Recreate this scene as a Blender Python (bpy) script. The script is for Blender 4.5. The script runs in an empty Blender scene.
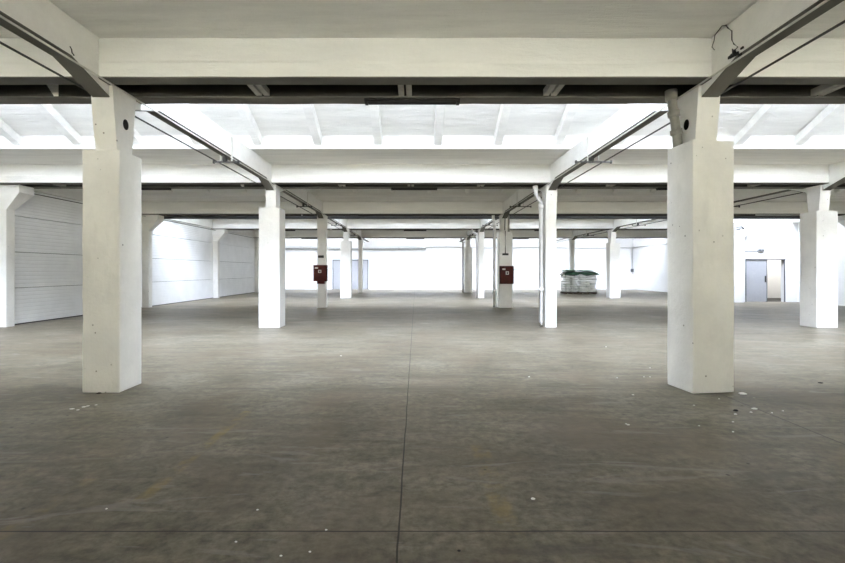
import bpy, bmesh, math, random
from mathutils import Vector, noise
random.seed(7)
scn = bpy.context.scene
col = scn.collection
E = 1.5                      # eye height
F = 430.0                    # focal length in pixels of an 845 px wide frame
VX, VY = 416.0, 270.7        # vanishing point

# ------------------------------------------------------------------ materials
def new_mat(name):
    m = bpy.data.materials.new(name); m.use_nodes = True
    nt = m.node_tree
    return m, nt, nt.nodes['Principled BSDF']

def node(nt, typ, **kw):
    n = nt.nodes.new(typ)
    for k, v in kw.items(): setattr(n, k, v)
    return n

def ramp(nt, src, stops):
    r = node(nt, 'ShaderNodeValToRGB')
    els = r.color_ramp.elements
    while len(els) < len(stops): els.new(0.5)
    for e, (p, c) in zip(els, stops):
        e.position = p; e.color = (c[0], c[1], c[2], 1) if isinstance(c, tuple) else (c, c, c, 1)
    nt.links.new(src, r.inputs[0])
    return r.outputs[0]

def mix(nt, fac, a, b, mode='MIX'):
    n = node(nt, 'ShaderNodeMix', data_type='RGBA', blend_type=mode)
    for i, v in ((0, fac), (6, a), (7, b)):
        if hasattr(v, 'is_linked'): nt.links.new(v, n.inputs[i])
        elif i == 0: n.inputs[0].default_value = v
        else: n.inputs[i].default_value = (v[0], v[1], v[2], 1)
    return n.outputs[2]

def math_n(nt, op, a, b=None, c=None):
    n = node(nt, 'ShaderNodeMath', operation=op)
    for i, v in enumerate((a, b, c)):
        if v is None: continue
        if hasattr(v, 'is_linked'): nt.links.new(v, n.inputs[i])
        else: n.inputs[i].default_value = v
    return n.outputs[0]

def noise_n(nt, scale, detail=4, rough=.55, stretch=None, dist=0):
    g = node(nt, 'ShaderNodeNewGeometry')
    src = g.outputs['Position']
    if stretch:
        mp = node(nt, 'ShaderNodeMapping'); mp.inputs['Scale'].default_value = stretch
        nt.links.new(src, mp.inputs['Vector']); src = mp.outputs[0]
    n = node(nt, 'ShaderNodeTexNoise')
    n.inputs['Scale'].default_value = scale; n.inputs['Detail'].default_value = detail
    n.inputs['Roughness'].default_value = rough; n.inputs['Distortion'].default_value = dist
    nt.links.new(src, n.inputs['Vector'])
    return n.outputs['Fac']

def bump(nt, b, h, strength, dist=.02):
    bn = node(nt, 'ShaderNodeBump'); bn.inputs['Strength'].default_value = strength
    bn.inputs['Distance'].default_value = dist
    nt.links.new(h, bn.inputs['Height']); nt.links.new(bn.outputs[0], b.inputs['Normal'])

def plaster(name, c, var=.06, rough=.85, pits=False, bs=.35, streak=(1, 1, 1), cscale=1.3):
    m, nt, b = new_mat(name)
    n1 = noise_n(nt, cscale, 6, .6, streak)
    dark = tuple(x * (1 - var * 2) for x in c); light = tuple(min(.95, x * (1 + var)) for x in c)
    cc = ramp(nt, n1, [(.3, dark), (.62, light)])
    n2 = noise_n(nt, 22, 3, .6)
    cc = mix(nt, .25, cc, ramp(nt, n2, [(.3, tuple(x * .9 for x in c)), (.7, c)]))
    if pits:
        g = node(nt, 'ShaderNodeNewGeometry'); v = node(nt, 'ShaderNodeTexVoronoi')
        v.inputs['Scale'].default_value = 7.5; nt.links.new(g.outputs['Position'], v.inputs['Vector'])
        gate = ramp(nt, noise_n(nt, 3.1, 2), [(.5, 0.), (.56, 1.)])
        spot = ramp(nt, v.outputs['Distance'], [(.07, 1.), (.1, 0.)])
        f = math_n(nt, 'MULTIPLY', spot, gate)
        cc = mix(nt, math_n(nt, 'MULTIPLY', f, .75), cc, (.16, .15, .12))
        sm = ramp(nt, noise_n(nt, 2.0, 5, .7, (1.5, 1.5, .6)), [(.55, 0.), (.75, .35)])
        cc = mix(nt, sm, cc, tuple(x * .72 for x in c))
    nt.links.new(cc, b.inputs['Base Color'])
    b.inputs['Roughness'].default_value = rough
    b.inputs['Specular IOR Level'].default_value = .25
    h = math_n(nt, 'ADD', noise_n(nt, 5, 6, .65, streak), math_n(nt, 'MULTIPLY', noise_n(nt, 45, 3), .25))
    bump(nt, b, h, bs, .03)
    return m

def plain(name, c, rough=.5, metal=0., var=.12, scale=9, spec=.4):
    m, nt, b = new_mat(name)
    cc = ramp(nt, noise_n(nt, scale, 4), [(.3, tuple(x * (1 - var) for x in c)), (.7, tuple(min(1, x * (1 + var)) for x in c))])
    nt.links.new(cc, b.inputs['Base Color'])
    b.inputs['Roughness'].default_value = rough; b.inputs['Metallic'].default_value = metal
    b.inputs['Specular IOR Level'].default_value = spec
    return m

def emit(name, c, s):
    m, nt, b = new_mat(name)
    b.inputs['Base Color'].default_value = (.8, .8, .8, 1)
    b.inputs['Emission Color'].default_value = (*c, 1); b.inputs['Emission Strength'].default_value = s
    return m

PAINT = (.835, .83, .80)
M = dict(
    paint=plaster('white_paint', PAINT, .035, bs=.5, streak=(.6, 2.5, 3.0)),
    ceil=plaster('ceiling_paint', PAINT, .06, bs=.9, streak=(.5, 4.0, 4.0)),
    jacket=plaster('column_render', (.80, .79, .75), .06, pits=True, bs=.45),
    wall=plaster('wall_paint', (.76, .76, .755), .02, bs=.12),
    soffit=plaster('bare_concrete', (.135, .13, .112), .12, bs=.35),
    gap=plaster('dark_gap_concrete', (.05, .048, .042), .15, bs=.3),  # extra dark, with the recess shade put into the colour
    door_panel=plain('door_panel_enamel', (.84, .85, .85), .5, var=.04, scale=2),
    seal=plain('rubber', (.03, .03, .03), .7),
    grey_door=plain('grey_door_paint', (.31, .315, .33), .45, var=.03),
    frame_dark=plain('dark_frame_paint', (.13, .135, .14), .5),
    steel=plain('galvanised_steel', (.40, .40, .39), .45, .6),
    dark_steel=plain('dark_steel', (.055, .053, .05), .55, .2),
    cable=plain('cable_sheath', (.045, .045, .043), .6),
    conduit=plain('pale_conduit', (.60, .59, .54), .5),
    pipe=plain('white_pipe', (.74, .74, .74), .4, var=.05),
    old_pipe=plain('grey_pipe', (.27, .26, .225), .55, var=.15, scale=14),
    red_box=plain('dark_red_enamel', (.055, .009, .006), .6, var=.35, scale=6, spec=.15),
    plate=plain('pale_plate', (.66, .63, .58), .5),
    lamp_body=plain('lamp_enamel_dark', (.018, .017, .016), .7),
    tube=plain('unlit_tube', (.30, .30, .29), .2),
    sack=plain('white_sack_plastic', (.74, .75, .72), .5, var=.12, scale=5),
    tarp=plain('green_tarp', (.028, .085, .05), .4, var=.5, scale=3),
    tarp_pale=plain('pale_green_tarp', (.30, .44, .36), .4, var=.25, scale=4),
    wood=plain('pallet_wood', (.10, .085, .06), .8, var=.3, scale=8),
    chip=plain('plaster_chip', (.80, .79, .74), .8, var=.1, scale=30),
    dark_chip=plain('dark_chip', (.02, .02, .018), .8),
    grey_chip=plain('grey_chip', (.30, .28, .24), .85, var=.2, scale=30),
    yard=plain('pale_yard_paving', (.74, .685, .535), .9, var=.05, scale=1, spec=.1),  # surface of the added yard, kept pale to bounce light indoors
    board=plain('board', (.35, .34, .30), .8),
)

def floor_material():
    m, nt, b = new_mat('worn_concrete_floor')
    g = node(nt, 'ShaderNodeNewGeometry'); sp = node(nt, 'ShaderNodeSeparateXYZ')
    nt.links.new(g.outputs['Position'], sp.inputs[0])
    X, Y = sp.outputs[0], sp.outputs[1]
    big = noise_n(nt, .55, 7, .62, (1, 1.2, 1), .6)
    c = ramp(nt, big, [(.28, (.130, .113, .080)), (.5, (.190, .170, .127)), (.72, (.262, .242, .194))])
    st = noise_n(nt, 1.1, 6, .65, (.5, 2.4, 1), 1.1)
    c = mix(nt, .5, c, ramp(nt, st, [(.3, (.40, .37, .32)), (.5, (.95, .94, .92)), (.7, (1.4, 1.4, 1.38))]), 'MULTIPLY')
    fine = noise_n(nt, 14, 6, .7)
    c = mix(nt, .8, c, ramp(nt, fine, [(.32, (.45, .43, .40)), (.6, (1.2, 1.2, 1.2))]), 'MULTIPLY')
    mid = noise_n(nt, 4.5, 6, .68, (.8, 1.5, 1), 1.4)
    c = mix(nt, .7, c, ramp(nt, mid, [(.34, (.62, .60, .56)), (.5, (1., 1., 1.)), (.68, (1.22, 1.21, 1.18))]), 'MULTIPLY')
    brown = ramp(nt, noise_n(nt, .8, 4, .6, (1, 1, 1), .8), [(.45, 0.), (.68, .6)])
    c = mix(nt, brown, c, (.175, .138, .098))
    # scuffed, swept streaks
    sc = ramp(nt, noise_n(nt, 1.6, 5, .6, (.35, 2.2, 1), 2.2), [(.60, 0.), (.66, .4)])
    c = mix(nt, sc, c, (.30, .285, .25))
    dk = ramp(nt, noise_n(nt, .9, 5, .6, (.3, 2.0, 1), 1.6), [(.60, 0.), (.68, .45)])
    c = mix(nt, dk, c, (.105, .092, .074))
    # faded yellow line marks
    wear = ramp(nt, noise_n(nt, 3.2, 5, .7), [(.44, 0.), (.60, 1.)])
    def band(x0, hw, ya, yb, amt):
        a = math_n(nt, 'SMOOTH_MIN', 1., math_n(nt, 'MAXIMUM', math_n(nt, 'MULTIPLY', math_n(nt, 'SUBTRACT', hw, math_n(nt, 'ABSOLUTE', math_n(nt, 'SUBTRACT', X, x0))), 30.), 0.), .1)
        y = math_n(nt, 'MULTIPLY', math_n(nt, 'GREATER_THAN', Y, ya), math_n(nt, 'LESS_THAN', Y, yb))
        return math_n(nt, 'MULTIPLY', math_n(nt, 'MULTIPLY', math_n(nt, 'MULTIPLY', a, y), wear), amt)
    for args in ((-1.80, .06, 2.7, 4.6, .45), (.54, .085, 2.0, 3.7, .38), (-2.35, .07, 2.4, 3.1, .25)):
        c = mix(nt, band(*args), c, (.33, .245, .06))
    # pits and specks
    v = node(nt, 'ShaderNodeTexVoronoi'); v.inputs['Scale'].default_value = 5.0
    nt.links.new(g.outputs['Position'], v.inputs['Vector'])
    gate = ramp(nt, noise_n(nt, 1.7, 3), [(.52, 0.), (.58, .7)])
    c = mix(nt, math_n(nt, 'MULTIPLY', ramp(nt, v.outputs['Distance'], [(.05, 1.), (.09, 0.)]), gate), c, (.035, .032, .026))
    # sawn joints
    wob = math_n(nt, 'MULTIPLY', math_n(nt, 'SUBTRACT', noise_n(nt, 2.0, 3), .5), .018)
    Xw = math_n(nt, 'ADD', X, wob); Yw = math_n(nt, 'ADD', Y, wob)
    ym = math_n(nt, 'ABSOLUTE', math_n(nt, 'SUBTRACT', math_n(nt, 'MODULO', math_n(nt, 'ADD', Yw, 30 * 2.98 - 2.475 + 1.49), 2.98), 1.49))
    j = math_n(nt, 'LESS_THAN', ym, .005)
    xj = math_n(nt, 'LESS_THAN', math_n(nt, 'ABSOLUTE', math_n(nt, 'ADD', Xw, .10)), .0055)
    j = math_n(nt, 'MAXIMUM', j, xj)
    x2 = math_n(nt, 'LESS_THAN', math_n(nt, 'ABSOLUTE', math_n(nt, 'SUBTRACT', Xw, 3.70)), .006)
    j = math_n(nt, 'MAXIMUM', j, math_n(nt, 'MULTIPLY', x2, math_n(nt, 'LESS_THAN', Y, 5.2)))
    c = mix(nt, math_n(nt, 'MULTIPLY', j, .85), c, (.028, .025, .020))
    nt.links.new(c, b.inputs['Base Color'])
    nt.links.new(ramp(nt, fine, [(.3, .36), (.7, .55)]), b.inputs['Roughness'])
    b.inputs['Specular IOR Level'].default_value = .16
    bump(nt, b, math_n(nt, 'SUBTRACT', math_n(nt, 'MULTIPLY', fine, .5), j), .25, .01)
    return m
M['floor'] = floor_material()
def glass_material(name, tint):
    m = bpy.data.materials.new(name); m.use_nodes = True; nt = m.node_tree
    nt.nodes.remove(nt.nodes['Principled BSDF']); out = nt.nodes['Material Output']
    a = node(nt, 'ShaderNodeBsdfTransparent'); a.inputs[0].default_value = (*tint, 1)
    g = node(nt, 'ShaderNodeBsdfGlossy'); g.inputs['Roughness'].default_value = .02
    x = node(nt, 'ShaderNodeMixShader'); x.inputs[0].default_value = .06
    nt.links.new(a.outputs[0], x.inputs[1]); nt.links.new(g.outputs[0], x.inputs[2]); nt.links.new(x.outputs[0], out.inputs[0])
    return m
M['glass'] = glass_material('clear_window_glass', (.93, .94, .94))
M['grimy_glass'] = glass_material('grimy_window_glass', (.13, .128, .12))

# ------------------------------------------------------------------ mesh helpers
class MB:
    def __init__(self): self.bm = bmesh.new()
    def face(self, vs):
        try: return self.bm.faces.new(vs)
        except ValueError: return None
    def hexa(self, p):      # 8 points: bottom ring 0-3, top ring 4-7
        v = [self.bm.verts.new(q) for q in p]
        for f in ((3, 2, 1, 0), (4, 5, 6, 7), (0, 1, 5, 4), (1, 2, 6, 5), (2, 3, 7, 6), (3, 0, 4, 7)):
            self.face([v[i] for i in f])
        return self
    def box(self, x0, x1, y0, y1, z0, z1):
        return self.hexa([(x0, y0, z0), (x1, y0, z0), (x1, y1, z0), (x0, y1, z0), (x0, y0, z1), (x1, y0, z1), (x1, y1, z1), (x0, y1, z1)])
    def frustum(self, a, z0, b, z1):   # a, b = (x0,x1,y0,y1)
        return self.hexa([(a[0], a[2], z0), (a[1], a[2], z0), (a[1], a[3], z0), (a[0], a[3], z0),
                          (b[0], b[2], z1), (b[1], b[2], z1), (b[1], b[3], z1), (b[0], b[3], z1)])
    def loft(self, rings, cap=True):
        rs = [[self.bm.verts.new(p) for p in r] for r in rings]
        n = len(rs[0])
        for a, b in zip(rs, rs[1:]):
            for i in range(n): self.face((a[i], a[(i + 1) % n], b[(i + 1) % n], b[i]))
        if cap: self.face(list(reversed(rs[0]))); self.face(rs[-1])
        return self
    def prism_x(self, prof, xs, jit=0):    # prof = [(y,z)], swept along x
        rings = []
        for i, x in enumerate(xs):
            rings.append([(x, y + jit * (noise.noise((x * 1.1, y * 9, z * 9)) if jit else 0), z + jit * (noise.noise((x * 1.3, y * 7 + 9, z * 5)) if jit else 0)) for y, z in prof])
        return self.loft(rings)
    def prism_y(self, prof, ys):           # prof = [(x,z)]
        return self.loft([[(x, y, z) for x, z in prof] for y in ys])
    def tube(self, path, r, n=10):
        pts = [Vector(p) for p in path]; rings = []
        for i, p in enumerate(pts):
            d = ((pts[min(i + 1, len(pts) - 1)] - p).normalized() + (p - pts[max(i - 1, 0)]).normalized())
            d = d.normalized() if d.length > 1e-6 else Vector((0, 0, 1))
            up = Vector((0, 0, 1)) if abs(d.z) < .9 else Vector((0, 1, 0))
            a = d.cross(up).normalized(); b = d.cross(a).normalized()
            rings.append([p + r * (math.cos(2 * math.pi * k / n) * a + math.sin(2 * math.pi * k / n) * b) for k in range(n)])
        return self.loft(rings)
    def rough(self, amp, cuts=0, freq=3.0):
        if cuts: bmesh.ops.subdivide_edges(self.bm, edges=self.bm.edges[:], cuts=cuts, use_grid_fill=True)
        for v in self.bm.verts: v.co += amp * noise.noise_vector(v.co * freq)
        return self
    def bevel(self, w, seg=2):
        bmesh.ops.bevel(self.bm, geom=self.bm.edges[:], offset=w, segments=seg, profile=.5, affect='EDGES'); return self
    def build(self, name, mat, parent=None, smooth=False, loc=None):
        bmesh.ops.recalc_face_normals(self.bm, faces=self.bm.faces[:])
        me = bpy.data.meshes.new(name); self.bm.to_mesh(me); self.bm.free()
        me.materials.append(mat)
        if smooth:
            for p in me.polygons: p.use_smooth = True
        o = bpy.data.objects.new(name, me); col.objects.link(o)
        if parent: o.parent = parent
        if loc: o.location = loc
        return o

def tag(o, label=None, cat=None, group=None, kind=None):
    if label: o['label'] = label
    if cat: o['category'] = cat
    if group: o['group'] = group
    if kind: o['kind'] = kind
    return o
def thing(name, label, cat, loc=(0, 0, 0), rz=0, group=None, kind=None):
    o = bpy.data.objects.new(name, None); col.objects.link(o); o.empty_display_size = .2
    o.location = loc; o.rotation_euler = (0, 0, rz)
    return tag(o, label, cat, group, kind)
def copy_tree(o, parent=None):
    c = o.copy(); col.objects.link(c)
    if parent: c.parent = parent
    for ch in o.children: copy_tree(ch, c)
    return c
def floor_pt(px, py):
    Y = F * E / (py - VY); return (px - VX) * Y / F, Y
def frange(a, b, n): return [a + (b - a) * i / n for i in range(n + 1)]

# ------------------------------------------------------------------ layout
def R(r): return 5.46 + 6.07 * r            # row r of columns / cross beams (r = 0 nearest in view)
XL, XR = -11.30, 18.30                       # left wall, right wall
XLIN = {'a': -3.835, 'b': 3.58, 'c': 10.79} # column lines
ZS = E + 2.27                                # cross beam underside
ZC = E + 2.77                                # flat slab underside
YB = 34.75                                   # far wall
YF = -6.7                                    # wall behind the camera
PART_Y, PART_X = 20.6, 15.1                  # partition with the sliding door
WALL_R2 = 17.55

# ---- floor
MB().box(XL - .3, 22, YF - .3, YB + .3, -.2, 0).build('floor', M['floor'])['kind'] = 'structure'

# ---- roofs of the bays: flat slab, sloping ribbed roof, clerestory window
LIT = (2, 4, 6)
rib_mesh = None
wn = 0
for b in range(0, 7):
    ya, yb = R(b - 2), R(b - 1)              # beams before / after
    root = thing('ceiling', None, None, (0, 0, 0), kind='structure')
    root.name = 'ceiling_%d' % (b + 1)
    ys = yb - .40 - 1.36                      # edge of the flat slab
    if b < 6:
        MB().box(XL, XR, ys, yb + .40, ZC, ZC + .10).build('flat_slab', M['ceil'], root)
    else:
        ys = YB - .05
    yg, yt = ya + .36, ya + 1.05              # foot and head of the inclined glazing
    sl = .498
    z0 = ZC + .085
    zt = z0 + sl * (ys - yt)
    # sloping roof slab (the ribs hang below it)
    MB().prism_x([(ys + .10, ZC + .10), (ys, ZC + .10), (ys - .0, z0 + .36), (yt - .06, zt + .40), (yt - .06, zt + .19), (ys + .10, z0 + .165)], (XL, XR)).build('sloping_roof', M['ceil'], root)
    rw = .085
    xs = [.50 + 1.365 * k for k in range(-8, 14)]
    for x in xs:
        if x < XL + .1 or x > XR - .1: continue
        m = MB()
        m.hexa([(-rw, ys + .0, z0), (rw, ys + .0, z0), (rw, yt, zt), (-rw, yt, zt),
                (-rw * 1.25, ys + .0, z0 + .17), (rw * 1.25, ys + .0, z0 + .17), (rw * 1.25, yt, zt + .22), (-rw * 1.25, yt, zt + .22)])
        m.build('roof_rib', M['ceil'], root, loc=(x, 0, 0))
    # inclined glazing of the saw tooth, standing on the beam behind
    wn += 1
    zb = ZC + .10; zh = zt + .22
    w = thing('window_%d' % wn, None, None, (0, yg, 0), kind='structure')
    dy = yt - yg; L = math.hypot(dy, zh - zb); ny, nz = -(zh - zb) / L, dy / L
    def slat(mb, x0, x1, t0, t1, s0, s1):     # a bar lying in the glazing plane: along t (0..1), thick s
        def P(x, t, s): return (x, dy * t + ny * s, zb + (zh - zb) * t + nz * s)
        mb.hexa([P(x0, t0, s0), P(x1, t0, s0), P(x1, t0, s1), P(x0, t0, s1), P(x0, t1, s0), P(x1, t1, s0), P(x1, t1, s1), P(x0, t1, s1)])
        return mb
    if b in LIT:
        slat(MB(), XL + .1, XR - .1, .03, .97, 0, .012).build('pane', M['glass'], w)
        pl = bpy.data.lights.new('window_portal', 'AREA'); pl.shape = 'RECTANGLE'; pl.size = XR - XL - .2; pl.size_y = L * .94
        pl.cycles.is_portal = True
        po = bpy.data.objects.new('window_portal', pl); col.objects.link(po)
        po.location = ((XL + XR) / 2, yg + dy / 2 - ny * .06, (zb + zh) / 2 - nz * .06)
        po.rotation_euler = (math.atan2(-ny, nz), 0, 0)
    else:
        slat(MB(), XL + .1, XR - .1, .03, .97, 0, .02).build('blanking_board', M['ceil'], w)  # unseen board, added to keep this bay dim
    fr = MB()
    slat(fr, XL, XR, 0, .04, -.04, .06); slat(fr, XL, XR, .96, 1.05, -.04, .06)
    for k in range(21):
        x = XL + .1 + k * (XR - XL - .2) / 20
        slat(fr, x - .025, x + .025, .04, .96, -.04, .04)
    fr.build('window_frame', M['paint'], w)

# ---- outer walls
def wall(name, x0, x1, y0, y1, z0, z1, mat='wall'):
    o = MB().box(x0, x1, y0, y1, z0, z1).build(name, M[mat]); o['kind'] = 'structure'; return o
wall('wall_left', XL - .25, XL, YF - .2, YB + .2, 0, 7.6)
wall('wall_right', XR, XR + .25, YF - .2, PART_Y + .02, 0, 7.6)
wall('wall_back', XL - .25, WALL_R2 + .2, YB, YB + .25, 0, 8.6)
fw = MB().box(XL - .25, XR + .25, YF - .25, YF, 0, .9).box(XL - .25, XR + .25, YF - .25, YF, 3.7, 7.6)
wx = [(-10.6, -4.6), (-3.2, 2.9), (4.3, 10.2), (11.6, 17.6)]
ex = [XL - .25] + [q for p in wx for q in p] + [XR + .25]
for a_, b_ in zip(ex[0::2], ex[1::2]): fw.box(a_, b_, YF - .25, YF, .9, 3.7)
fw.build('wall_front', M['wall'])['kind'] = 'structure'
for k, (a_, b_) in enumerate(wx):  # unseen windows, added to light the nearest beam and columns
    w = thing('window_%d' % (8 + k), None, None, (0, YF, 0), kind='structure')
    MB().box(a_, b_, -.14, -.13, .9, 3.7).build('pane', M['glass'], w)
    fr = MB().box(a_, b_, -.18, -.08, .9, .97).box(a_, b_, -.18, -.08, 3.63, 3.7)
    for q in range(6): fr.box(a_ + (b_ - a_ - .07) * q / 5, a_ + .07 + (b_ - a_ - .07) * q / 5, -.18, -.08, .97, 3.63)
    fr.build('window_frame', M['paint'], w)
# unseen yard, added for light: pale paving and wall bounce it, canopy blocks sky
o = MB().box(-40, 45, -19, YF - .25, -.25, -.05).build('ground', M['yard']); o['kind'] = 'structure'
o = MB().box(-40, 45, -11.5, YF - .25, 4.0, 4.15).build('trim_canopy', M['gap']); o['kind'] = 'structure'
o = MB().box(-40, 45, -19.3, -19, -.25, 4.4).build('wall_yard', M['yard']); o['kind'] = 'structure'
wall('wall_right_far', WALL_R2, WALL_R2 + .2, 23.2, YB + .1, 0, 7.6)
# partition with a sliding-door opening
ox0, ox1, oz = 15.77, 17.70, E + .575
pt = MB()
pt.box(PART_X, ox0, PART_Y, PART_Y + .25, 0, 5.4).box(ox1, XR + .1, PART_Y, PART_Y + .25, 0, 5.4).box(ox0, ox1, PART_Y, PART_Y + .25, oz, 5.4)
pt.build('wall_partition', M['wall'])['kind'] = 'structure'
wall('wall_partition_side', PART_X, PART_X + .2, PART_Y + .25, 23.3, 0, 5.4)
wall('wall_store_back', PART_X + .2, 21.5, 23.3, 23.5, 0, 5.4)
wall('wall_store_right', 21.3, 21.5, PART_Y + .1, 23.3, 0, 5.4)
wall('wall_store_front', XR + .1, 21.3, PART_Y, PART_Y + .25, 0, 5.4)
o = MB().box(PART_X + .2, 21.3, PART_Y + .25, 23.3, 3.0, 3.15).build('ceiling_store', M['ceil']); o['kind'] = 'structure'
o = MB().box(PART_X + .2, 21.3, 23.26, 23.3, 0, .02).build('baseboard_store', M['frame_dark']); o['kind'] = 'structure'
dkf = plain('dark_store_floor', (.03, .026, .021), .7)
o = MB().box(PART_X + .2, 21.3, PART_Y + .26, 23.26, 0.0, .012).build('floor_store', dkf); o['kind'] = 'structure'
t = thing('ceiling_lamp', 'lit ceiling lamp of the small room behind the grey sliding door', 'lamp', (19.2, 22.0, 3.0))  # unseen lamp, added because the small room needs light
MB().box(-.5, .5, -.15, .15, -.08, 0).build('lamp_body', M['paint'], t)
MB().box(-.48, .48, -.13, .13, -.10, -.08).build('diffuser', emit('lamp_glow', (1, .97, .92), 75), t)

# ------------------------------------------------------------------ cross beams
XSEG = frange(XL, XR, 90)
def cross_beam(r, label, ties=True):
    t = thing('cross_beam', label, 'beam', (0, R(r), 0), group='cross beams over the column rows', kind='thing')
    h = ZC - ZS + .06
    f = [(-.34, ZC - .002), (-.345, ZC - .02), (-.385, ZS + .21), (-.40, ZS + .17), (-.40, ZS + .012), (-.225, ZS + .012), (-.225, ZC - .002)]
    MB().prism_x(f, XSEG, .012).build('front_rib', M['paint'], t)
    g = [(.17, ZC - .002), (.17, ZS + .012), (.38, ZS + .012), (.38, ZS + .2), (.34, ZC - .002)]
    MB().prism_x(g, XSEG, .01).build('back_rib', M['paint'], t)
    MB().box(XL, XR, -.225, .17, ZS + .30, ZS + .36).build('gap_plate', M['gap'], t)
    MB().box(XL, XR, -.235, -.222, ZS + .012, ZS + .30).box(XL, XR, .167, .18, ZS + .012, ZS + .30).build('gap_lining', M['gap'], t)  # lining added to darken the gap by colour
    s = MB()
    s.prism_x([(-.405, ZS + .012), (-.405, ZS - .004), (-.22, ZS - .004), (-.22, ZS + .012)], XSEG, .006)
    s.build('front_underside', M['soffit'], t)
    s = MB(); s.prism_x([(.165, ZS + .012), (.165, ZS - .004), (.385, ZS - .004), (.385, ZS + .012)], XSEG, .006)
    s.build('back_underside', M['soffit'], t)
    if ties:
        for x in (-9.6, -7.7, -2.0, -.14, 1.75, 5.25, 7.2, 9.1, 12.8, 14.7, 16.6):
            m = MB()
            for s_ in (-1, 1):
                m.box(x + s_ * .05 - .036, x + s_ * .05 + .036, -.22, .17, ZS + .02, ZS + .10)
            m.build('cross_tie', M['board'], t)
    return t
beam_labels = {
    -1: None,
    0: 'nearest dark double cross beam above the two big front columns',
    1: 'second cross beam, white face above the two white second columns',
    2: 'third cross beam, greenish face above the two columns with red boxes',
    3: 'fourth cross beam, white face between the red boxes and the far columns',
    4: 'farthest and thinnest cross beam, just before the white end wall'}
for r in range(0, 5): cross_beam(r, beam_labels[r], ties=(r <= 1))
cross_beam(-1, 'cross beam overhead just behind the viewpoint', False)

# ------------------------------------------------------------------ lengthwise beams
def long_beam(line, r, label, y1=None, wide=.20):
    """span from row r-1 to row r"""
    x = XLIN[line]; ya, yb = R(r - 1), R(r)
    end = y1 if y1 else yb - .40
    zt, zb, zh = E + 2.745, E + 2.335, E + 2.125
    t = thing('lengthwise_beam', label, 'beam', (x, ya, 0), group='lengthwise beams between columns', kind='thing')
    s0 = .385; e0 = end - ya
    low = [(s0, ZS - .01), (.225, ZS - .01), (.225, zh), (.82, zb)]
    if y1: low += [(e0, zb)]
    else: low += [(e0 + .40 - .80, zb), (e0 + .40 - .225, zh), (e0 + .40 - .225, ZS - .01), (e0, ZS - .01)]
    prof = [(s0, zt)] + low + [(e0, zt)]
    w = wide / 2
    MB().loft([[(-w, y, z) for y, z in prof], [(w, y, z) for y, z in prof]]).build('beam_body', M['paint'], t)
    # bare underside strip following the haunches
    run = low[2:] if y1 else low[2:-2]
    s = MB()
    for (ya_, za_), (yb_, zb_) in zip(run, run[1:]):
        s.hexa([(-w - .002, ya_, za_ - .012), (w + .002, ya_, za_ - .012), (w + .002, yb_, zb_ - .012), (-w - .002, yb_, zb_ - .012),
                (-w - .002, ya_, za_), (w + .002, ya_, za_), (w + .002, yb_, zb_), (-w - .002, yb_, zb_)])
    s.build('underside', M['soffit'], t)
    return t
LN = {'a': 'ribbed-door column line', 'b': 'downpipe column line', 'c': 'sliding-door column line'}
SP = {0: 'nearest span before the first column', 1: 'span just behind the first column', 2: 'span between second and third columns', 3: 'span between third and fourth columns',
      4: 'span between fourth and fifth columns', 5: 'last span ending at the end wall'}
for ln in 'abc':
    for r in range(0, 6):
        long_beam(ln, r, 'lengthwise beam on the %s, %s' % (LN[ln], SP[r]), y1=YB - .01 if r == 5 else None)
# edge beams along the walls
t = thing('edge_beam', 'long edge beam along the wall over the ribbed doors', 'beam', (XL, 0, 0), kind='thing')
for r in range(-1, 6):
    MB().box(.0, .30, R(r - 1) + .385 if r > -1 else YF, (R(r) - .405) if r < 5 else YB, E + 2.31, ZC - .005).build('beam_span', M['paint'], t)
t = thing('edge_beam', 'edge beam along the wall beside the sliding door', 'beam', (XR, 0, 0), kind='thing')
for r in range(-1, 3):
    MB().box(-.30, 0, R(r - 1) + .385 if r > -1 else YF, R(r) - .405, E + 2.31, ZC - .005).build('beam_span', M['paint'], t)
MB().box(-.30, 0, R(2) + .385, PART_Y, E + 2.31, ZC - .005).build('beam_span', M['paint'], t)

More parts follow.
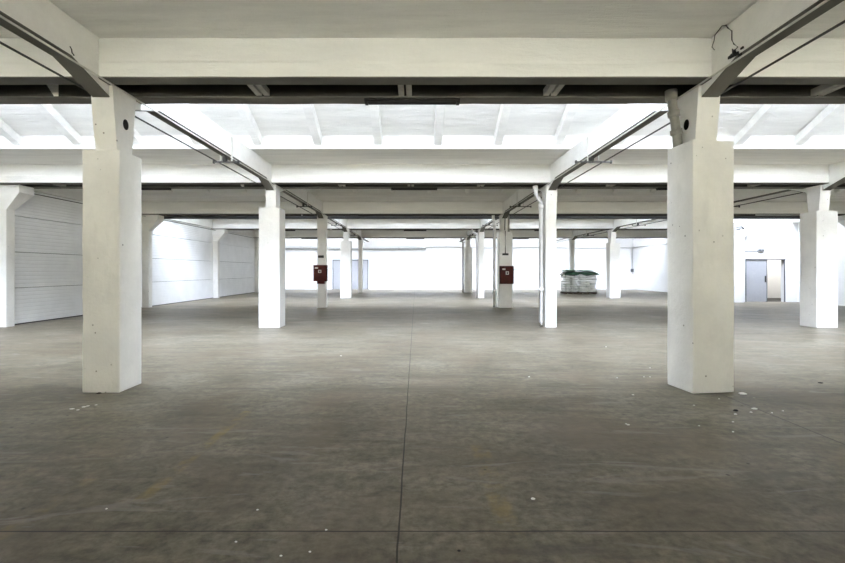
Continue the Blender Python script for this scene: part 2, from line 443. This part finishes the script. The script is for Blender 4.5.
# ------------------------------------------------------------------ columns
def column(line, r, label, jacket=None, rz=0, hole=False, wide=.27, pits=True):
    """jacket = (dx0, dx1, dy0, dy1, top) relative to the column centre"""
    x = XLIN[line]; y = R(r)
    t = thing('concrete_column', label, 'column', (x, y, 0), group='concrete columns', kind='thing')
    w = wide / 2; d = .135
    z1, z2 = E + 1.45, ZS - .01
    m = MB()
    zb = (jacket[4] - .03) if jacket else 0
    rings = []
    for k in range(13):
        z = zb + (z2 - zb) * k / 12
        q = max(0, min(1, (z - z1) / (z2 - z1))); dd = d + .085 * q
        a = .004
        def j(px, py): return (px + a * noise.noise((px * 20, z * 3, x)), py + a * noise.noise((py * 20, z * 3 + 5, y)), z)
        rings.append([j(-w, -dd), j(w, -dd), j(w, dd), j(-w, dd)])
    m.loft(rings)
    o = m.build('shaft', M['jacket'], t)
    if hole:
        s = 1 if line == 'a' else -1
        o.data.materials.append(M['gap']); cut = MB(); n = 14  # hole walls get a dark colour that stands in for shade
        cut.loft([[(xx, .02 + .055 * math.cos(2 * math.pi * k / n), E + 1.86 + .068 * math.sin(2 * math.pi * k / n)) for k in range(n)] for xx in (s * (w - .2), s * (w + .1))])
        c = cut.build('cutter', M['gap'])
        md = o.modifiers.new('b', 'BOOLEAN'); md.object = c; md.operation = 'DIFFERENCE'; md.solver = 'EXACT'; md.material_mode = 'TRANSFER'
        c.location = (x, y, 0)
        bpy.context.view_layer.update()
        dg = bpy.context.evaluated_depsgraph_get()
        me = bpy.data.meshes.new_from_object(o.evaluated_get(dg))
        o.modifiers.clear(); o.data = me
        bpy.data.objects.remove(c)
        if len(me.materials) < 1: me.materials.append(M['jacket'])
    if jacket:
        m = MB().box(jacket[0], jacket[1], jacket[2], jacket[3], 0, jacket[4])
        m.bevel(.012, 2)
        bmesh.ops.subdivide_edges(m.bm, edges=[e for e in m.bm.edges if e.calc_length() > .3], cuts=9, use_grid_fill=True)
        for v in m.bm.verts:
            a = .0055
            nv = noise.noise_vector(Vector((v.co.x * 5 + x, v.co.y * 5 + y, v.co.z * 4)))
            v.co += Vector((nv.x, nv.y, 0 if v.co.z < .03 else nv.z)) * a
        jo = m.build('concrete_jacket', M['jacket'], t)
        jo.rotation_euler.z = rz
    return t
column('a', 0, 'big front column with a dark chip at its base and no pipe', (-.265, .195, -.18, .25, E + 1.49), 0, True)
column('b', 0, 'big front column with a grey pipe behind it and plaster flakes at its foot', (-.235, .32, -.20, .25, E + 1.60), math.radians(7), True)
column('a', 1, 'broad bright white second column between the big front column and a red box', (-.29, .26, -.26, .23, E + 1.66))
column('b', 1, 'slim white column with a white downpipe running down its inner side', None, wide=.29)
column('a', 2, 'slim column carrying a dark red box, nearest the grey double door', None, wide=.34)
column('b', 2, 'jacketed column carrying a dark red box beside a downpipe', (-.225, .32, -.25, .25, E + 1.57))
column('a', 3, 'white column standing in front of the grey double door', (-.30, .27, -.24, .24, E + 1.62))
column('b', 3, 'slim white column just past the red box column with a downpipe', None, wide=.30)
column('a', 4, 'thin far column against the edge of the grey double door', None)
column('b', 4, 'farthest jacketed column of the downpipe line', (-.235, .295, -.24, .24, E + 1.58))
column('c', 1, 'white jacketed column near the grey sliding door', (-.28, .28, -.25, .25, E + 1.57))
column('c', 2, 'jacketed column hidden behind the big front column with flakes at its foot', (-.26, .26, -.24, .24, E + 1.55))
column('c', 3, 'white jacketed column beside the stack of white sacks', (-.22, .35, -.24, .24, E + 1.52))
column('c', 4, 'thin column rising behind the green covered sacks', None)

def wall_column(x, s, r, label):
    t = thing('wall_column', label, 'column', (x, R(r), 0), group='columns against the side walls', kind='thing')
    a, b = sorted((0, s * .43))
    MB().box(a, b, -.12, .12, 0, E + 1.64).rough(.004, 2).build('shaft', M['jacket'], t)
    c0, c1 = sorted((0, s * .43)); d0, d1 = sorted((0, s * .86))
    m = MB().frustum((c0, c1, -.12, .12), E + 1.63, (d0, d1, -.22, .22), E + 2.06)
    m.frustum((d0, d1, -.22, .22), E + 2.06, (d0, d1, -.22, .22), ZS - .01)
    m.build('corbel', M['paint'], t)
for r, lb in ((1, 'nearest white wall column at the edge of the ribbed doors'), (2, 'second wall column between the first two ribbed doors'),
              (3, 'third wall column with a flared top between ribbed doors'), (4, 'farthest wall column beyond the ribbed doors')):
    wall_column(XL, 1, r, lb)
for r, lb in ((1, 'wall column opposite the jacketed column near the sliding door'), (2, 'wall column close to the partition with the sliding door')):
    wall_column(XR, -1, r, lb)
# pilaster on the partition
t = thing('wall_column', 'white column with a bracketed head beside the grey sliding door', 'column', (15.30, PART_Y, 0), kind='thing')
MB().box(-.22, .20, -.28, 0, 0, E + 1.62).rough(.004, 2).build('shaft', M['wall'], t)
m = MB().frustum((-.22, .20, -.28, 0), E + 1.62, (-.22, .62, -.36, 0), E + 1.80); m.box(-.22, .62, -.36, 0, E + 1.80, E + 2.25)
m.build('corbel', M['wall'], t)
m = MB(); m.tube([(-.25, -.40, E + 2.06), (-.05, -.42, E + 2.08), (.1, -.40, E + 2.0)], .02).tube([(0, -.38, E + 2.1), (.08, -.41, E + 1.94), (.15, -.38, E + 2.06)], .02).tube([(-.22, -.38, E + 1.93), (-.05, -.38, E + 1.95)], .02)
m.build('bracket', M['dark_steel'], t)

# ------------------------------------------------------------------ ribbed sectional doors along the left wall
DL = ['first ribbed white sectional door, nearest, behind the big front column', 'second ribbed white sectional door between the second and third wall columns', 'third and farthest ribbed white sectional door']
for k in range(3):
    y0, y1 = R(k + 1) + .17, R(k + 2) - .17
    t = thing('door_%d' % (k + 1), DL[k], 'door', (XL, y0, 0), kind='structure')
    L = y1 - y0
    for p in range(4):
        z = .03 + p * 1.0
        top = min(z + .983, E + 2.30)
        prof = [(.04, z), (.20, z)]
        n = 9
        for q in range(n):
            za = z + (top - z) * q / n; zz = z + (top - z) * (q + 1) / n
            prof += [(.20, za + .012), (.20, zz - .012), (.192, zz - .004)]
        prof += [(.20, top), (.04, top)]
        MB().prism_y(prof, (0, L)).build('door_panel', M['door_panel'], t)
    MB().box(.03, .19, .0, L, 0, .035).build('bottom_seal', M['seal'], t)
    MB().box(.0, .05, -.1, L + .1, 0, E + 2.31).build('backing', M['seal'], t)

# ------------------------------------------------------------------ grey double door in the far wall
t = thing('door_4', 'grey double door in the white end wall', 'door', (-5.29, YB, 0), kind='structure')
for s in (-1, 1):
    lf = MB().box(min(0, s * 1.38) + (.006 if s > 0 else 0), max(0, s * 1.38) - (.006 if s < 0 else 0), -.05, 0, .02, 2.32).build('door_leaf', M['grey_door'], t)
    hd = MB().box(s * .10 - .02, s * .10 + .02, -.11, -.05, 1.0, 1.2).build('handle', M['dark_steel'], lf)
MB().box(-1.45, -1.38, -.08, 0, 0, 2.40).box(1.38, 1.45, -.08, 0, 0, 2.40).box(-1.45, 1.45, -.08, 0, 2.32, 2.40).build('door_frame', M['frame_dark'], t)
# light switch by it
t = tag(MB().box(-.06, .06, -.05, 0, -.06, .06).build('light_switch', M['steel'], loc=(-3.62, YB, 1.42)), 'small switch on the end wall beside the grey double door', 'switch')

# ------------------------------------------------------------------ grey sliding door at the partition
t = thing('door_5', 'grey sliding door standing half open in the side partition', 'door', (ox0, PART_Y, 0), kind='structure')
lf = MB().box(.03, 1.06, .04, .09, .015, oz - .02).build('door_leaf', M['grey_door'], t)
MB().box(.97, 1.01, .0, .04, .95, 1.25).build('handle', M['dark_steel'], lf)
MB().box(0, .05, -.015, .25, 0, oz).box(0, ox1 - ox0, -.02, .25, oz - .045, oz).box(ox1 - ox0 - .03, ox1 - ox0, .0, .05, 0, oz).box(1.055, 1.09, .03, .12, 0, oz - .045).build('door_frame', M['frame_dark'], t)
t = thing('wall_lamp', 'small dark bracket lamp inside the sliding door opening', 'lamp', (18.05, 23.3, 1.93))
MB().tube([(0, 0, 0), (0, -.2, .02), (.05, -.35, -.06)], .025).build('arm', M['dark_steel'], t)
MB().box(-.16, .2, -.42, -.3, -.1, -.03).build('lamp_head', M['dark_steel'], t)
t = thing('emergency_light', 'small twin emergency light on the partition above the sliding door', 'light', (16.5, PART_Y, E + .97))
MB().box(-.15, .15, -.07, 0, -.07, .07).build('housing', M['steel'], t)
for s in (-1, 1): MB().box(s * .07 - .05, s * .07 + .05, -.085, -.07, -.045, .045).build('lens', M['frame_dark'], t)
tag(MB().tube([(15.5, PART_Y - .02, E + .945), (16.35, PART_Y - .02, E + .95)], .018).build('wall_conduit', M['steel']), 'short grey conduit leading to the twin emergency light', 'conduit')

# ------------------------------------------------------------------ dark red switch boxes
def red_box(x, y, z0, z1, hw, label):
    t = thing('switch_box', label, 'electrical box', (x, y, z0), group='dark red switch boxes')
    h = z1 - z0
    MB().box(-hw, hw, -.20, 0, 0, h).bevel(.012, 2).build('housing', M['red_box'], t)
    d = MB().box(-hw + .035, hw - .035, -.225, -.2, .05, h - .05).bevel(.006, 1).build('door', M['red_box'], t)
    MB().box(-.06, .06, -.24, -.225, h * .52, h * .70).build('plate', M['plate'], d)
    MB().box(-hw + .08, -hw + .20, -.24, -.225, h * .78, h * .86).build('label_plate', M['plate'], t)
    MB().box(-.03, .03, -.252, -.24, h * .55, h * .66).build('switch_knob', M['dark_steel'], t)
    m = MB(); m.tube([(hw - .01, -.1, h * .80), (hw + .08, -.1, h * .80)], .025).box(hw + .06, hw + .16, -.13, -.07, h * .76, h * .84)
    m.build('lever', M['steel'], t)
    return t
rl = red_box(XLIN['a'] - .02, R(2) - .135, E - .43, E + .23, .275, 'dark red switch box on the slim column in line with the grey double door')
MB().box(-.13, .15, -.16, 0, -.10, 0).build('cable_box', M['red_box'], rl)
red_box(XLIN['b'] + .055, R(2) - .25, E - .53, E + .19, .275, 'dark red switch box on the jacketed column beside a downpipe')
# small fittings above the boxes
t = thing('cable_socket', 'small dark socket on a cable above the switch box on the jacketed column', 'socket', (XLIN['b'] + .02, R(2) - .25, E + .66))
MB().box(-.12, .12, -.06, 0, -.04, .04).build('housing', M['dark_steel'], t)
MB().tube([(0, -.02, .04), (0, -.02, .92), (0, .085, 1.0), (0, .02, 1.57)], .018).build('drop_cable', M['cable'], t)
tag(MB().box(-.11, .11, -.07, 0, -.05, .05).build('cable_socket', M['dark_steel'], loc=(XLIN['a'] - .02, R(2) - .135, E + .57)), 'small dark socket on the slim column above its switch box', 'socket')

# ------------------------------------------------------------------ downpipes on column line b
def pipe(label, path, r, mat, collars=(), name='downpipe'):
    p0 = path[0]
    t = thing(name, label, 'pipe', p0, group='rainwater downpipes')
    loc = [tuple(Vector(p) - Vector(p0)) for p in path]
    pr = MB().tube(loc, r, 14).build('pipe_run', mat, t, True)
    for (p, q) in collars:
        a = Vector(p) - Vector(p0); b = Vector(q) - Vector(p0)
        MB().tube([a, b], r * 1.3, 14).build('pipe_collar', mat, pr, True)
    return t
xb = XLIN['b']
y = R(1) - .10
pipe('white downpipe with a bent top on the slim white second column', [(3.32, y - .10, .04), (3.32, y, .14), (3.32, y, E + 1.80), (3.26, y, E + 1.92), (3.19, y, E + 2.02), (3.17, y, E + 2.26)], .052, M['pipe'],
     [((3.32, y, .95), (3.32, y, 1.05)), ((3.32, y, E + 1.64), (3.32, y, E + 1.76)), ((3.17, y, E + 2.14), (3.17, y, E + 2.25))])
y = R(2) - .05
pipe('grey downpipe beside the red box column', [(3.20, y, .0), (3.20, y, E + 2.0), (3.15, y, E + 2.15), (3.15, y, E + 2.26)], .06, M['pipe'], [((3.20, y, E + 1.78), (3.20, y, E + 1.92)), ((3.2, y, .6), (3.2, y, .7))])
pipe('short pipe stub entering the top of the red box column jacket', [(3.79, R(2) + .02, E + 1.57), (3.79, R(2) + .02, E + 2.26)], .05, M['old_pipe'])
y = R(3) - .10
pipe('white downpipe with a hooked top on the slim column past the red box', [(3.35, y, 0), (3.35, y, E + 1.95), (3.24, y, E + 2.08), (3.12, y, E + 2.10), (3.06, y, E + 2.26)], .06, M['pipe'])
y = R(4) - .05
pipe('thin grey downpipe on the farthest jacketed column', [(3.24, y, 0), (3.24, y, E + 1.95), (3.14, y, E + 2.05), (3.10, y, E + 2.26)], .06, M['old_pipe'])
y0 = R(0) + .10
pipe('old grey pipe slanting down behind the big front column into its jacket', [(3.385, y0, E + 1.60), (3.375, y0, E + 1.75), (3.32, y0, E + 2.10), (3.295, y0, E + 2.33)], .055, M['old_pipe'],
     [((3.303, y0, E + 2.20), (3.297, y0, E + 2.33)), ((3.337, y0, E + 1.99), (3.327, y0, E + 2.06)), ((3.372, y0, E + 1.76), (3.362, y0, E + 1.82))])

# ------------------------------------------------------------------ conduits, cables and their hangers
def run(name, label, cat, x, z, y0, y1, r, mat, sag=0):
    pts = []; n = 40
    for i in range(n + 1):
        yy = y0 + (y1 - y0) * i / n
        pts.append((0, yy - y0, -sag * abs(math.sin(math.pi * (yy - 2.4) / 6.07))))
    o = MB().tube(pts, r, 8).build(name, mat, loc=(x, y0, z))
    return tag(o, label, cat)
run('electrical_conduit', 'pale conduit under the lengthwise beams of the column line nearest the ribbed doors', 'conduit', -3.665, E + 2.245, -.2, 29.4, .011, M['conduit'])
run('electrical_conduit', 'pale conduit under the lengthwise beams of the downpipe column line', 'conduit', 3.415, E + 2.245, -.2, 29.4, .011, M['conduit'])
run('hanging_cable', 'dark cable strung beside the column line nearest the ribbed doors', 'cable', -4.10, E + 2.25, -.2, 34.6, .013, M['cable'])
run('hanging_cable', 'dark cable strung beside the downpipe column line', 'cable', 3.87, E + 2.25, -.2, 34.6, .013, M['cable'])
run('hanging_cable', 'dark cable strung beside the column line nearest the sliding door', 'cable', 11.12, E + 2.25, -.2, 34.6, .013, M['cable'])
run('hanging_cable', 'dark cable along the tops of the ribbed wall doors', 'cable', XL + .36, E + 2.20, 11.9, 34.0, .012, M['cable'])
ORD = {1: 'second', 2: 'third', 3: 'fourth', 4: 'fifth', 5: 'last'}
hang0 = None
for ln, x0, x1 in (('a', -.26, .25), ('b', -.35, .37), ('c', -.3, .32)):
    for r in (1, 2, 3, 4):
        yy = R(r - 1) + 3.24
        lab = 'thin cable hanger bar under the %s lengthwise beam of the %s' % (ORD[r], LN[ln])
        t = thing('cable_hanger', lab, 'cable hanger', (XLIN[ln], yy, E + 2.20), group='cable hangers under the beams')
        MB().box(x0, x1, -.015, .015, -.012, .012).box(x0 - .01, x0 + .02, -.02, .02, -.03, .03).box(x1 - .02, x1 + .01, -.02, .02, -.03, .03).build('crossbar', M['dark_steel'], t)
        MB().box(-.115, -.1015, -.02, .02, .012, .50).box(.1015, .115, -.02, .02, .012, .50).build('strap', M['conduit'], t)
        MB().box(-.06, .0, -.05, .05, .012, .12).build('clamp', M['dark_steel'], t)

# pipe run below the third cross beam
t = thing('ceiling_pipe', 'long dark pipe running under the third cross beam', 'pipe', (XL + .3, R(2) + .30, E + 2.215))
MB().tube([(0, 0, -.01), (28.5, 0, -.01)], .058, 10).build('pipe_run', M['frame_dark'], t, True)
for k in range(10): MB().box(1.2 + k * 3 - .02, 1.2 + k * 3 + .02, -.02, .02, .03, .055).build('pipe_clip', M['dark_steel'], t)

# pipe and conduit on the far wall
t = thing('wall_pipe', 'grey pipe running high along the end wall above the grey double door', 'pipe', (XL + .1, YB - .12, E + 1.76))
MB().tube([(0, 0, 0), (12.0, 0, 0)], .06, 10).build('pipe_run', M['steel'], t, True)
MB().tube([(0, 0, .17), (11.7, 0, .17)], .025, 8).build('thin_pipe', M['pipe'], t, True)
for k in range(4): MB().box(.5 + k * 3.1, 0.54 + k * 3.1, -.03, .12, -.07, .09).build('pipe_bracket', M['dark_steel'], t)
pts = [(i * .8, 0, .05 * math.sin(i * .7) * .5 - .004 * i) for i in range(22)]
tag(MB().tube(pts, .022, 8).build('wall_cable', M['steel'], loc=(.75, YB - .05, E + 1.90)), 'thin grey cable drooping along the end wall beyond the pipe', 'cable')
tag(MB().tube([(0, 0, 0), (0, -2.5, .02), (0, -5, -.01), (0, -8, .0)], .02, 8).build('wall_cable', M['steel'], loc=(WALL_R2 - .03, YB - .1, E + 1.87)), 'thin cable along the side wall behind the sacks', 'cable')
t = thing('pendant_switch', 'dark switch hanging on a cable in the far corner of the end wall', 'switch', (WALL_R2 - .14, YB - .12, E + .03))
MB().box(-.10, .10, -.07, .07, -.13, .13).bevel(.03, 2).build('switch_body', M['frame_dark'], t)
MB().tube([(0, 0, .12), (0, 0, 1.85)], .026, 8).build('cable', M['steel'], t)

# ------------------------------------------------------------------ unlit tube lamps under the cross beams
aisle = {'mid': (-.05, 'the middle aisle'), 'door': (-7.35, 'the aisle beside the ribbed doors'), 'side': (7.22, 'the aisle beside the downpipe columns')}
rowname = {0: 'nearest', 1: 'second', 3: 'fourth', 4: 'farthest'}
for r in (0, 1, 3, 4):
    for k in ('mid', 'door', 'side'):
        if r == 0 and k != 'mid': continue
        t = thing('tube_lamp', 'unlit tube lamp under the %s cross beam over %s' % (rowname[r], aisle[k][1]), 'lamp', (aisle[k][0], R(r) + .20, ZS - .004), group='unlit tube lamps under the cross beams')
        MB().box(-.63, .63, -.03, .09, -.04, 0).bevel(.008, 1).build('lamp_body', M['lamp_body'], t)
        for q in (0, .06): MB().tube([(-.58, q, -.047), (.58, q, -.047)], .012, 8).build('tube', M['lamp_body'], t)
        for s in (-1, 1): MB().box(s * .605 - .02, s * .605 + .02, -.02, .08, -.06, -.035).build('lamp_holder', M['lamp_body'], t)

# ------------------------------------------------------------------ loose wires and broken plaster above the right front column
def on_face(px, py, x=3.475):
    Yd = x * F / (px - VX); return (x, Yd, E + (VY - py) * Yd / F)
def wires(label, pxs, r=.005):
    pts = [on_face(*p) for p in pxs]
    pts = [(p[0] - .012 - .012 * (i % 2), p[1], p[2]) for i, p in enumerate(pts)]
    tag(MB().tube(pts, r, 6).build('loose_wire', M['cable']), label, 'wire')
wires('loose wire looping from the ceiling above the front column with flakes', [(715.5, 50), (714, 47), (715, 41), (717, 35), (720, 30), (724, 26), (727, 25.5)])
wires('ragged wire tangle hanging over broken plaster above the front column', [(727, 25), (730, 28), (733, 31), (734, 36), (733, 40), (736, 44), (739, 47), (736, 51), (733.5, 49), (735, 55)], .006)
m = MB()
for i, (px, py, s) in enumerate(((731, 57, .03), (734, 55, .045), (737.5, 54, .03), (741, 55, .025), (735, 51, .02), (743, 48, .02))):
    p = on_face(px, py)
    m.hexa([(p[0] - .004 - .012 * (k in (0, 1, 4, 5)), p[1] + s * dx * (1 + .3 * noise.noise((i, k, 0))), p[2] + s * .6 * dz) for k, (dx, dz) in
            enumerate(((-1, -1), (1, -.7), (1, -.7), (-1, -1), (-.8, 1), (.9, .8), (.9, .8), (-.8, 1)))])
tag(m.build('broken_plaster', M['dark_chip']), 'dark broken patch where the beam haunch meets the front column', 'broken plaster')
pts = [(-3.725, 4.63, E + 2.415), (-3.715, 4.64, E + 2.385), (-3.72, 4.65, E + 2.36), (-3.712, 4.67, E + 2.335)]
tag(MB().tube(pts, .006, 6).build('loose_wire', M['cable']), 'short loose wire end on the beam above the front column without pipe', 'wire')

# ------------------------------------------------------------------ stack of white sacks under green covers
SX0, SY0 = 9.40, 27.75
def sack(x0, x1, y0, y1, z0, z1, i):
    m = MB().box(-(x1 - x0) / 2, (x1 - x0) / 2, -(y1 - y0) / 2, (y1 - y0) / 2, 0, z1 - z0)
    m.bevel(min(.045, (z1 - z0) * .35), 2)
    for v in m.bm.verts: v.co += .02 * noise.noise_vector(v.co * 4 + Vector((i * 3.7, 0, 0)))
    o = m.build('sack', M['sack'], smooth=True, loc=((x0 + x1) / 2, (y0 + y1) / 2, z0))
    tag(o, 'white sack in the layered stack under the green covers', 'sack', 'white sacks in the stack')
pal = None
for k, (x0, x1, lab) in enumerate(((9.62, 10.45, 'dark wooden pallet under the sacks, at the end nearer the downpipe columns'), (10.59, 11.67, 'dark wooden pallet under the sacks, at the end nearer the jacketed column'))):
    t = thing('pallet', lab, 'pallet', ((x0 + x1) / 2, SY0 + .45, 0), group='pallets under the sacks')
    w = (x1 - x0) / 2
    for q in (-w + .06, 0, w - .06): MB().box(q - .06, q + .06, -.45, .45, 0, .09).build('bearer', M['wood'], t)
    for q in range(6): MB().box(-w, w, -.45 + q * .156, -.45 + q * .156 + .12, .09, .115).build('slat', M['wood'], t)
i = 0
for lay in range(8):
    z0 = .12 + lay * .152
    for (a, b) in ((9.62, 10.44), (10.60, 11.68)):
        dx = random.uniform(-.05, .05); dy = random.uniform(-.03, .03)
        top = z0 + .150
        if a < 10: cells = [(a, a + .38), (a + .40, b)]
        else: cells = [(a, a + .72), (a + .74, b)] if lay % 2 else [(a, a + .40), (a + .42, b)]
        for (c0, c1) in cells:
            e = 0 if (lay * 7 + i) % 5 else .07
            sack(c0 + dx + e, c1 + dx - e * .3, SY0 + dy + e, SY0 + .9 + dy, z0, top - .022, i); i += 1
def cover(name, label, x0, x1, y0, y1, z, drop, mat, seed):
    nx, ny = 26, 14; bm = MB()
    grid = []
    for a in range(nx + 1):
        row = []
        for b in range(ny + 1):
            u = a / nx; v = b / ny
            x = x0 + (x1 - x0) * u; yy = y0 + (y1 - y0) * v
            e = max(0, .16 - min(u, 1 - u, v, 1 - v)) / .16
            zz = z + .05 * noise.noise((x * 3, yy * 3, seed)) - drop * e ** 2 * (.7 + .6 * noise.noise((x * 2.5, yy * 2.5, seed + 4)))
            row.append(bm.bm.verts.new((x - x0, yy - y0, zz)))
        grid.append(row)
    for a in range(nx):
        for b in range(ny): bm.face((grid[a][b], grid[a + 1][b], grid[a + 1][b + 1], grid[a][b + 1]))
    o = bm.build(name, mat, smooth=True, loc=(x0, y0, 0))
    md = o.modifiers.new('thick', 'SOLIDIFY'); md.thickness = .03; md.offset = 1
    return tag(o, label, 'cover')
ztop = .12 + 8 * .152
cover('tarpaulin', 'dark green tarpaulin spread over the whole stack of sacks', 9.56, 11.80, SY0 - .14, SY0 + 1.04, ztop + .08, .30, M['tarp'], 1)
cover('tarpaulin', 'folded pale green sheet lying on the higher middle of the stack', 10.2, 11.5, SY0 + .10, SY0 + .85, ztop + .20, .06, M['tarp_pale'], 5)
cover('tarpaulin', 'crumpled light green sheet at the end of the stack nearer the downpipe columns', 9.54, 10.25, SY0 - .15, SY0 + .5, ztop + .20, .10, M['tarp_pale'], 9)

# ------------------------------------------------------------------ chips and flakes on the floor
def chip(px, py, s, mat, label, flat=.35, group=None, name='plaster_flake', cat='debris'):
    x, yy = floor_pt(px, py); s *= .9
    m = MB(); n = 7; i = px * .37 + py
    ring = lambda k_, z: [(s * k_ * (1 + .45 * noise.noise((i, k, z * 9))) * math.cos(2 * math.pi * k / n), s * .7 * k_ * (1 + .4 * noise.noise((i + 5, k, 2))) * math.sin(2 * math.pi * k / n), z) for k in range(n)]
    m.loft([ring(.9, .0), ring(1, s * flat * .5), ring(.55, s * flat)])
    tag(m.build(name, M[mat], loc=(x, yy, 0)), label, cat, group)
chip(742.5, 394, .055, 'chip', 'largest white plaster flake, touching the corner of the big front column')
chip(754.5, 409, .036, 'chip', 'long white plaster flake at the start of the floor crack')
chip(730.5, 397, .036, 'grey_chip', 'grey rubble bit just in front of the big front column')
chip(735.7, 411, .030, 'dark_chip', 'black lump among the plaster flakes', .6, name='rubble_lump')
chip(742.5, 405.5, .022, 'grey_chip', 'small grey rubble bit between the black lump and the white flakes')
chip(754, 398, .02, 'grey_chip', 'small brown grey bit behind the long white flake')
chip(735.5, 414.5, .018, 'chip', 'white crumb just in front of the black lump', .6)
chip(751, 412.5, .016, 'chip', 'white crumb just in front of the long white flake', .6)
chip(820.5, 383, .035, 'dark_chip', 'lone black scrap on the floor away from the front column', .3, name='floor_scrap')
G = 'tiny plaster crumbs on the floor'
for px, py in ((772, 413), (783, 411), (719, 399), (694, 405.5), (733, 422), (733, 432), (699, 426), (650, 368), (644, 377), (650, 377), (626, 424)):
    chip(px, py, .012, 'chip', 'tiny plaster crumb on the floor around the front column with the grey pipe', .6, G + ' by the grey-pipe column')
for px, py in ((106.5, 509), (257.5, 510), (236, 542), (281, 556), (310, 552), (326, 530)):
    chip(px, py, .009, 'chip', 'tiny white crumb on the dark floor near the first floor joint', .6, G + ' near the first joint')
chip(533, 499, .018, 'chip', 'pale crumb on the dark floor beside the faded yellow stripe', .5)
chip(459, 551, .012, 'dark_chip', 'black crumb on the floor past the first joint, beside the faded yellow stripe', .5)
for px, py, s in ((72, 409, .03), (78, 410, .02), (84, 407, .03), (88, 406, .022), (96, 405, .02)):
    chip(px, py, s, 'chip', 'thin plaster flake in the dusty patch before the front column without pipe', .2, 'plaster flakes before the pipeless front column')
chip(99, 393.4, .035, 'dark_chip', 'dark broken chip against the base of the front column without pipe', .35, name='rubble_lump')
for px, py in ((341, 356), (529, 377), (617, 378), (633, 395), (606, 347), (628, 425)):
    chip(px, py, .018, 'chip', 'pale crumb on the lighter floor between the front columns', .5, 'pale crumbs between the front columns')
for px, py in ((735, 301.5), (737, 302), (739, 301.3), (741, 302.3)):
    chip(px, py, .07, 'grey_chip', 'grey rubble bit at the foot of the column beside the sliding door', .8, 'rubble at the partition column', name='rubble_lump')

# ------------------------------------------------------------------ world, camera, output
w = bpy.data.worlds.new('World'); scn.world = w; w.use_nodes = True
nt = w.node_tree; bg = nt.nodes['Background']
tc = node(nt, 'ShaderNodeTexCoord'); sx = node(nt, 'ShaderNodeSeparateXYZ'); nt.links.new(tc.outputs['Generated'], sx.inputs[0])
# overcast sky, dimmed low down to keep roof slopes grey; dark below horizon
GROUND = .08
hz = ramp(nt, math_n(nt, 'ADD', math_n(nt, 'MULTIPLY', sx.outputs[2], .5), .5), [(.49, (GROUND, GROUND, GROUND)), (.52, (.05, .05, .052)), (.745, (.07, .072, .08)), (.81, (1.12, 1.22, 1.48)), (.90, (1.40, 1.52, 1.86)), (1., (.80, .88, 1.06))])
nt.links.new(hz, bg.inputs[0]); bg.inputs[1].default_value = 22.0
yard_fill_sun = bpy.data.lights.new('sun', 'SUN'); yard_fill_sun.energy = 9; yard_fill_sun.angle = .02; yard_fill_sun.color = (1, .96, .88)
so = bpy.data.objects.new('sun', yard_fill_sun); col.objects.link(so); so.location = (0, 60, 60)
so.rotation_euler = (math.radians(-42), 0, 0)     # added, high behind the hall, to brighten only the unseen yard
cam = bpy.data.cameras.new('Camera'); co = bpy.data.objects.new('Camera', cam); col.objects.link(co)
co.location = (0, 0, E); co.rotation_euler = (math.pi / 2, 0, 0)
cam.sensor_fit = 'HORIZONTAL'; cam.sensor_width = 36; cam.lens = F / 845 * 36
cam.shift_x = (422.5 - VX) / 845; cam.shift_y = -(281.5 - VY) / 845
cam.clip_start = .05; cam.clip_end = 200
scn.camera = co
vs = scn.view_settings
vs.view_transform = 'Standard'; vs.look = 'None'; vs.gamma = 1; vs.exposure = .42; vs.use_curve_mapping = False
cy = scn.cycles
cy.max_bounces = 16; cy.diffuse_bounces = 12; cy.glossy_bounces = 4; cy.caustics_reflective = False; cy.caustics_refractive = False
cy.sample_clamp_indirect = 10
cy.use_denoising = True
